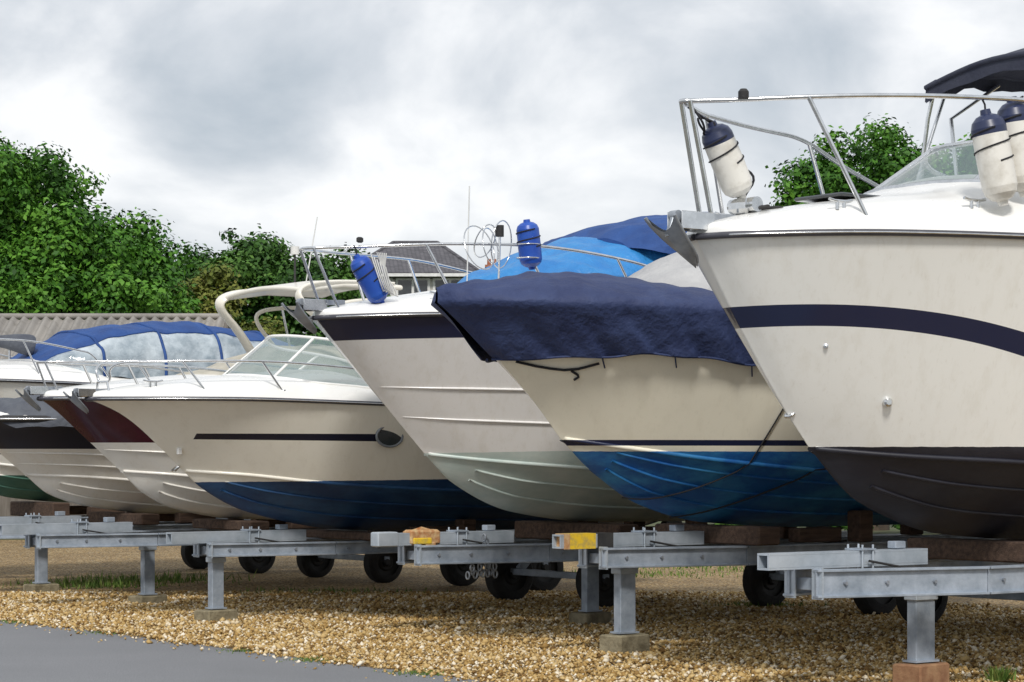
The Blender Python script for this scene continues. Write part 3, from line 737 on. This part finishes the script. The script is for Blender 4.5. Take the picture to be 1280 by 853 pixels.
def pebbles(n,xr,yr,szr,side,maxd):
    X=RNG.uniform(*xr,n); Y=RNG.uniform(*yr,n)
    sd=(X-e0.x)*dr.y-(Y-e0.y)*dr.x
    keep=(sd<side)&(sd>-maxd)&(abs(X/Y)<.25)
    thin=(sd>0); keep&=~(thin&(RNG.random(n)>np.exp(-np.clip(sd,0,9)*9)*.5))
    X,Y=X[keep],Y[keep]; n=len(X)
    base=np.array([(1,0,0),(0,1,0),(-1,0,0),(0,-1,0),(.0,.0,.7),(0,0,-.7)],float)
    fc=np.array([(0,1,4),(1,2,4),(2,3,4),(3,0,4),(1,0,5),(2,1,5),(3,2,5),(0,3,5)])
    S=RNG.uniform(*szr,n)*RNG.lognormal(0,.28,n)
    V=base[None]*(RNG.uniform(.6,1.3,(n,6,1)))*S[:,None,None]
    a=RNG.uniform(0,6.28,n); ca,sa=np.cos(a),np.sin(a)
    x=V[:,:,0]*ca[:,None]-V[:,:,1]*sa[:,None]; y=V[:,:,0]*sa[:,None]+V[:,:,1]*ca[:,None]; z=V[:,:,2]+RNG.normal(0,.35,n)[:,None]*x
    hz=.014*(np.sin(X*2.1+Y*.7)+np.sin(Y*2.9-X*1.3)+np.sin(X*5+Y*4))*.5
    V=np.stack([x+X[:,None],y+Y[:,None],z+(.008+np.maximum(hz,0)+S*RNG.uniform(.1,.6,n))[:,None]],-1).reshape(-1,3)
    Fc=(fc[None]+(np.arange(n)*6)[:,None,None]).reshape(-1,3)
    return V,Fc,np.repeat(RNG.random(n),8)
pm=attrmat('pebble_stone',[(.15,.08,.025),(.36,.22,.07),(.49,.33,.13),(.57,.42,.20),(.80,.73,.60)],.75)
V,Fc,vv=pebbles(140000,(-6.5,5.5),(14.5,27),(.010,.020),.6,9)
fast_mesh('gravel_pebbles',V,Fc,pm,vv)
def blades(cents,n,h,name,cols):
    C_=np.array(cents); idx=RNG.integers(0,len(C_),n)
    X=C_[idx,0]+RNG.normal(0,1,n)*C_[idx,2]; Y=C_[idx,1]+RNG.normal(0,1,n)*C_[idx,3]
    a=RNG.uniform(0,6.28,n); H=RNG.uniform(.3,1,n)*h*C_[idx,4]; w=RNG.uniform(.006,.014,n)
    lx=RNG.normal(0,.4,n)*H; ly=RNG.normal(0,.4,n)*H
    V=np.stack([np.stack([X-np.cos(a)*w,Y-np.sin(a)*w,X*0],-1),np.stack([X+np.cos(a)*w,Y+np.sin(a)*w,X*0],-1),np.stack([X+lx,Y+ly,H],-1)],1).reshape(-1,3)
    fast_mesh(name,V,np.arange(3*n).reshape(n,3),attrmat(name+'_leaf',cols,.7),RNG.random(n))
cents=[(-4.9,29.3,.5,.45,1),(-4.3,29.6,.4,.4,.9),(-5.4,28.6,.35,.4,.8),(-4.9,28.3,.3,.3,.6),(-2.2,27,.5,.3,.5),(2.8,33,.8,.5,.8),(4,32,.5,.4,.8),(1.6,31,.8,.5,.6),(3.42,16.3,.03,.03,.9),(2.6,24.5,.3,.1,.6)]
for k in range(16):
    q=e0+dr*RNG.uniform(-8,8); cents.append((q.x,q.y,.10,.10,.2))
blades(cents,7500,.15,'grass_tuft',[(.05,.10,.015),(.10,.18,.03),(.20,.24,.06)])

# ------------------------------------------------------------------ trees
bark=mat('bark',(.09,.065,.045),.9,col2=(.05,.038,.028),nscale=8,stretch=(1,1,.3),bump=.6,bscale=10)
def tree(name,base,lobes,nleaf,ls,cols,clr=.30,per=26,seed=1,trunk=.28,limbs=True,flat=1.):
    R=np.random.default_rng(seed); e=empty(name,base) ; bx,by=base[0],base[1]
    CL=[]
    for (x,y,z,r) in lobes:
        n=int(per*max(.6,r/2.5))
        for _ in range(n):
            d=R.normal(size=3); d/=np.linalg.norm(d); d[2]=abs(d[2])*1.0-.25 if R.random()<.7 else d[2]
            k=r*R.uniform(.45,1.02); c=np.array([x-bx,y-by,z])+d*k*np.array([1,1,.95*flat])
            CL.append((*c,r*clr*R.uniform(.45,1.15),R.random()))
    CL=np.array(CL); w=CL[:,3]**2; w/=w.sum()
    idx=R.choice(len(CL),nleaf,p=w); d=R.normal(size=(nleaf,3)); d/=np.linalg.norm(d,axis=1)[:,None]
    rad=CL[idx,3]*(R.random(nleaf)**.45)*R.lognormal(0,.12,nleaf)
    P=CL[idx,:3]+d*rad[:,None]*np.array([1.15,1.15,.8])
    P[:,2]=np.maximum(P[:,2],.15)
    nrm=d*1.0+R.normal(size=(nleaf,3))*.5+np.array([0,0,.5]); nrm/=np.linalg.norm(nrm,axis=1)[:,None]
    t=np.cross(nrm,R.normal(size=(nleaf,3))); t/=np.linalg.norm(t,axis=1)[:,None]; bt=np.cross(nrm,t)
    S=(ls*R.uniform(.5,1.25,nleaf))[:,None]
    V=np.stack([P-t*S,P+bt*S*.6+nrm*S*.15,P+t*S,P-bt*S*.6+nrm*S*.15],1).reshape(-1,3)
    val=np.clip(.55*CL[idx,4]+.45*R.random(nleaf),0,1)
    fast_mesh('foliage',V,np.arange(4*nleaf).reshape(-1,4),attrmat(name+'_leaves',cols,.6),val,parent=e)
    b=MB()
    if limbs:
        ctr=np.array([[l[0]-bx,l[1]-by,l[2]] for l in lobes]); top=ctr[:,2].mean()
        b.tube([(0,0,-.1),(.05,0,top*.35),(-.05,.05,top*.7),(0,0,top)],lambda q:trunk*(1.15-.75*q),bark,10,smoothp=1)
        for l in lobes:
            c=Vector((l[0]-bx,l[1]-by,l[2])); s0=Vector((0,0,top*R.uniform(.3,.5)))
            b.tube([s0,(s0+c)/2+Vector((0,0,-.1*l[3])),c,c+Vector((0,0,l[3]*.5))],lambda q,tr=trunk:tr*.5*(1-.8*q),bark,7,smoothp=1)
        for i in R.choice(len(CL),min(len(CL),26),replace=False):
            c=Vector(CL[i,:3]); l=min(lobes,key=lambda l:(Vector((l[0]-bx,l[1]-by,l[2]))-c).length); s0=Vector((l[0]-bx,l[1]-by,l[2]-l[3]*.3))
            b.tube([s0,(s0+c)/2+Vector((0,0,.1)),c],lambda q,tr=trunk:tr*.2*(1-.75*q),bark,5)
        b.make('trunk',e)
    return e
G1=[(.014,.050,.006),(.035,.115,.010),(.072,.195,.017),(.13,.29,.035)]
G2=[(.012,.042,.008),(.030,.085,.012),(.058,.14,.021),(.10,.20,.035)]
tree('oak_tree',(-12.6,55,0),[(-13.0,55,6.3,3.5),(-10.7,55,5.6,2.9),(-9.3,54.4,4.6,2.2),(-16.5,56,5.6,3.2),(-12,53,4.2,2.6),(-9.4,54,3.4,2.1)],210000,.078,G1,per=120,clr=.23,seed=2,trunk=.4)
tree('oak_tree',(-9.6,84,0),[(-11.9,84,6.8,2.9),(-9.3,84,7.2,2.8),(-6.9,85,6.9,2.6),(-13.6,86,6.3,2.8),(-4.8,86,5.2,2.4),(-9,83,4.6,2.8)],100000,.11,G2,per=75,clr=.26,seed=5,trunk=.35)
tree('hawthorn_tree',(-8.4,64,0),[(-8.7,64,5.2,1.7),(-7.6,64,4.1,1.6),(-9.8,64,4.4,1.6),(-6.4,64,3.5,1.5)],45000,.08,[(.05,.07,.012),(.09,.12,.017),(.15,.17,.03),(.22,.17,.05)],per=60,clr=.28,seed=8,trunk=.2)
tree('oak_tree',(7.8,50,0),[(7.6,50,6.7,2.15),(9.6,50,6.7,2.1),(6.45,50,6.0,1.5),(11.4,51,6.3,2.2),(8.2,49,5.2,2.2),(6.0,49.5,5.1,1.35),(9.0,49.5,5.8,1.8)],130000,.07,G1,per=110,clr=.25,seed=9,trunk=.3)
tree('hedge',(0,47,0),[(x,47+(i%3)*.5,.7,1.0) for i,x in enumerate(np.arange(-5.6,15,1.05))],24000,.09,G2,per=16,clr=.4,seed=12,limbs=False)

# ------------------------------------------------------------------ shed
m,nt,p,co=base_mat('corrugated_fibre_cement')
c=nt.mix(nt.ramp(nt.noise(1.2,6,.6,nt.scalev(co,(1.5,.5,.5))),.3,.7),(.20,.19,.18),(.32,.30,.275)); c=nt.mix(nt.math('MULTIPLY',nt.ramp(nt.noise(5,6,.7,co),.5,.7),.5),c,(.12,.11,.09))
nt.link(c,p.inputs['Base Color']); p.inputs['Roughness'].default_value=.9; shedm=m
shedw=mat('shed_wall_timber',(.10,.085,.07),.85,col2=(.16,.14,.12),stretch=(6,6,.5))
e=empty('storage_shed',(0,0,0)); b=MB()
x0,x1=-16.0,-6.0; yr=49.0; zr=4.52
def slope(y0,z0,y1,z1):
    P=[]; n=420
    for i in range(n+1):
        x=x0+(x1-x0)*i/n; dz=.05*math.sin(x*2*math.pi/.23)
        P.append([(x,y0+(y1-y0)*k,z0+(z1-z0)*k+dz) for k in (0,.33,.66,1)])
    b.grid(P,shedm)
slope(yr-4,2.75,yr,zr); slope(yr,zr,yr+4,2.75)
b.tube([(x0,yr,zr+.03),(x1+.02,yr,zr+.03)],.06,shedm,10)
b.tube([(x1+.03,yr-4,2.77),(x1+.03,yr,zr+.02)],.06,shedw,6)
b.make('roof',e); b=MB()
b.box(((x0+x1)/2,yr-3.7,1.35),(x1-x0-.4,.12,2.7),shedw); b.box(((x0+x1)/2,yr+3.7,1.35),(x1-x0-.4,.12,2.7),shedw)
for xx in (x1-.15,x0+.15): b.poly([(xx,yr-3.8,0),(xx,yr+3.8,0),(xx,yr+3.8,2.75),(xx,yr,4.35),(xx,yr-3.8,2.75)],shedw)
b.make('walls',e)
# ------------------------------------------------------------------ house
tile,nt,p,co=base_mat('slate_tile')
br=nt.new('ShaderNodeTexBrick'); br.inputs['Scale'].default_value=3.2; br.inputs['Mortar Size'].default_value=.03
br.inputs['Color1'].default_value=(.085,.083,.095,1); br.inputs['Color2'].default_value=(.14,.135,.15,1); br.inputs['Mortar'].default_value=(.03,.03,.035,1)
sx=nt.new('ShaderNodeSeparateXYZ'); nt.link(co,sx.inputs[0]); cb=nt.new('ShaderNodeCombineXYZ')
nt.link(nt.math('ADD',sx.outputs[0],sx.outputs[1]),cb.inputs[0]); nt.link(nt.math('MULTIPLY',sx.outputs[2],1.6),cb.inputs[1]); nt.link(cb.outputs[0],br.inputs['Vector'])
nt.link(br.outputs[0],p.inputs['Base Color']); p.inputs['Roughness'].default_value=.8
render=mat('white_render',(.70,.68,.63),.85,col2=(.58,.56,.52))
pvc=mat('white_pvc',(.78,.78,.77),.4)
brick,nt,p,co=base_mat('red_brick'); br=nt.new('ShaderNodeTexBrick'); br.inputs['Scale'].default_value=4.
br.inputs['Color1'].default_value=(.40,.12,.06,1); br.inputs['Color2'].default_value=(.28,.08,.045,1); br.inputs['Mortar'].default_value=(.35,.3,.25,1)
sx=nt.new('ShaderNodeSeparateXYZ'); nt.link(co,sx.inputs[0]); cb=nt.new('ShaderNodeCombineXYZ'); nt.link(nt.math('ADD',sx.outputs[0],sx.outputs[1]),cb.inputs[0]); nt.link(sx.outputs[2],cb.inputs[1]); nt.link(cb.outputs[0],br.inputs['Vector'])
nt.link(br.outputs[0],p.inputs['Base Color']); p.inputs['Roughness'].default_value=.9
H=empty('detached_house',(-3.75,90,0))
b=MB(); b.box((0,0,4.15),(4.3,4.3,8.3),render); b.box((4.0,1.6,2.6),(4.4,5.5,5.2),brick); b.make('walls',H)
b=MB()
ze,zr=8.50,9.88; o=2.6
ev=[(-o,-o,ze),(o,-o,ze),(o,o,ze),(-o,o,ze)]; r0=(-.85,0,zr); r1=(.85,0,zr)
b.poly([ev[0],ev[1],r1,r0],tile); b.poly([ev[1],ev[2],r1],tile); b.poly([ev[2],ev[3],r0,r1],tile); b.poly([ev[3],ev[0],r0],tile)
b.box((0,0,ze-.08),(2*o,2*o,.12),pvc)
for a_,c_ in((ev[0],r0),(ev[1],r1),(r0,r1),(ev[2],r1),(ev[3],r0)): b.tube([a_,c_],.07,tile,6)
b.poly([(1.9,-1.4,5.2),(6.4,-1.4,5.2),(6.4,1.6,7.0),(1.9,1.6,7.0)],tile); b.poly([(1.9,4.6,5.2),(6.4,4.6,5.2),(6.4,1.6,7.0),(1.9,1.6,7.0)],tile)
b.make('roof',H); b=MB()
for i in range(3):
    x=-1.4+1.4*i; b.box((x,-2.17,7.80),(1.3,.08,1.05),pvc); 
    for dx in(-.30,.30): b.box((x+dx,-2.22,7.80),(.50,.03,.88),darkglass)
b.make('windows',H); b=MB()
b.box((2.95,1.0,6.75),(.42,.42,4.5),brick); b.box((2.95,1.0,9.03),(.52,.52,.10),brick)
tc_=mat('terracotta',(.38,.14,.07),.8)
for dx in(-.1,.11): b.lathe((2.95+dx,1.0,9.07),(2.95+dx,1.0,9.32),[(0,.08),(1,.07),(1,0)],tc_,10)
b.make('chimney',H)

# ------------------------------------------------------------------ world & sun
w=bpy.data.worlds.new('World'); scene.world=w; w.use_nodes=True; nt=NT(w.node_tree)
bg=nt.n['Background']; sky=nt.new('ShaderNodeTexSky'); sky.sky_type='NISHITA'; sky.sun_disc=False
sun_dir=Vector((.02,-.86,.82)).normalized()
sky.sun_elevation=math.asin(sun_dir.z); sky.sun_rotation=math.atan2(sun_dir.x,sun_dir.y)
tc=nt.new('ShaderNodeTexCoord'); g=tc.outputs['Generated']
v1=nt.scalev(g,(1,1,1.5),(.35,0,.1)) 
na=nt.new('ShaderNodeTexNoise'); na.inputs['Scale'].default_value=9.5; na.inputs['Detail'].default_value=7; na.inputs['Roughness'].default_value=.52; na.inputs['Distortion'].default_value=.25; nt.link(v1,na.inputs['Vector'])
nb=nt.noise(3.2,3,.5,v1)
f=nt.math('ADD',nt.math('MULTIPLY',na.outputs[0],.65),nt.math('MULTIPLY',nb,.35))
f=nt.ramp(f,.40,.60)
cr=nt.new('ShaderNodeValToRGB'); nt.link(f,cr.inputs[0]); el=cr.color_ramp.elements
el[0].position=0; el[0].color=(.47,.52,.575,1); el[1].position=1; el[1].color=(.93,.935,.945,1); k=el.new(.5); k.color=(.66,.69,.73,1)
sk=nt.mix(1.0,sky.outputs[0],(.10,.10,.10),'MULTIPLY')
c=nt.mix(.92,sk,cr.outputs[0]); nt.link(c,bg.inputs[0]); bg.inputs[1].default_value=1.12
sl=bpy.data.lights.new('sun','SUN'); sl.energy=2.7; sl.angle=math.radians(10); sl.color=(1,.96,.90)
so=bpy.data.objects.new('sun',sl); scene.collection.objects.link(so); so.rotation_euler=(-sun_dir).to_track_quat('-Z','Y').to_euler()

cam=bpy.data.cameras.new('camera'); co_=bpy.data.objects.new('camera',cam); scene.collection.objects.link(co_)
co_.location=(0,0,1.6); co_.rotation_euler=(math.radians(90),0,0); cam.sensor_width=36; cam.lens=F/1280*36; cam.shift_y=(570-426.5)/1280; cam.clip_end=3000
scene.camera=co_
scene.view_settings.view_transform='Standard'; scene.view_settings.look='None'; scene.view_settings.exposure=0
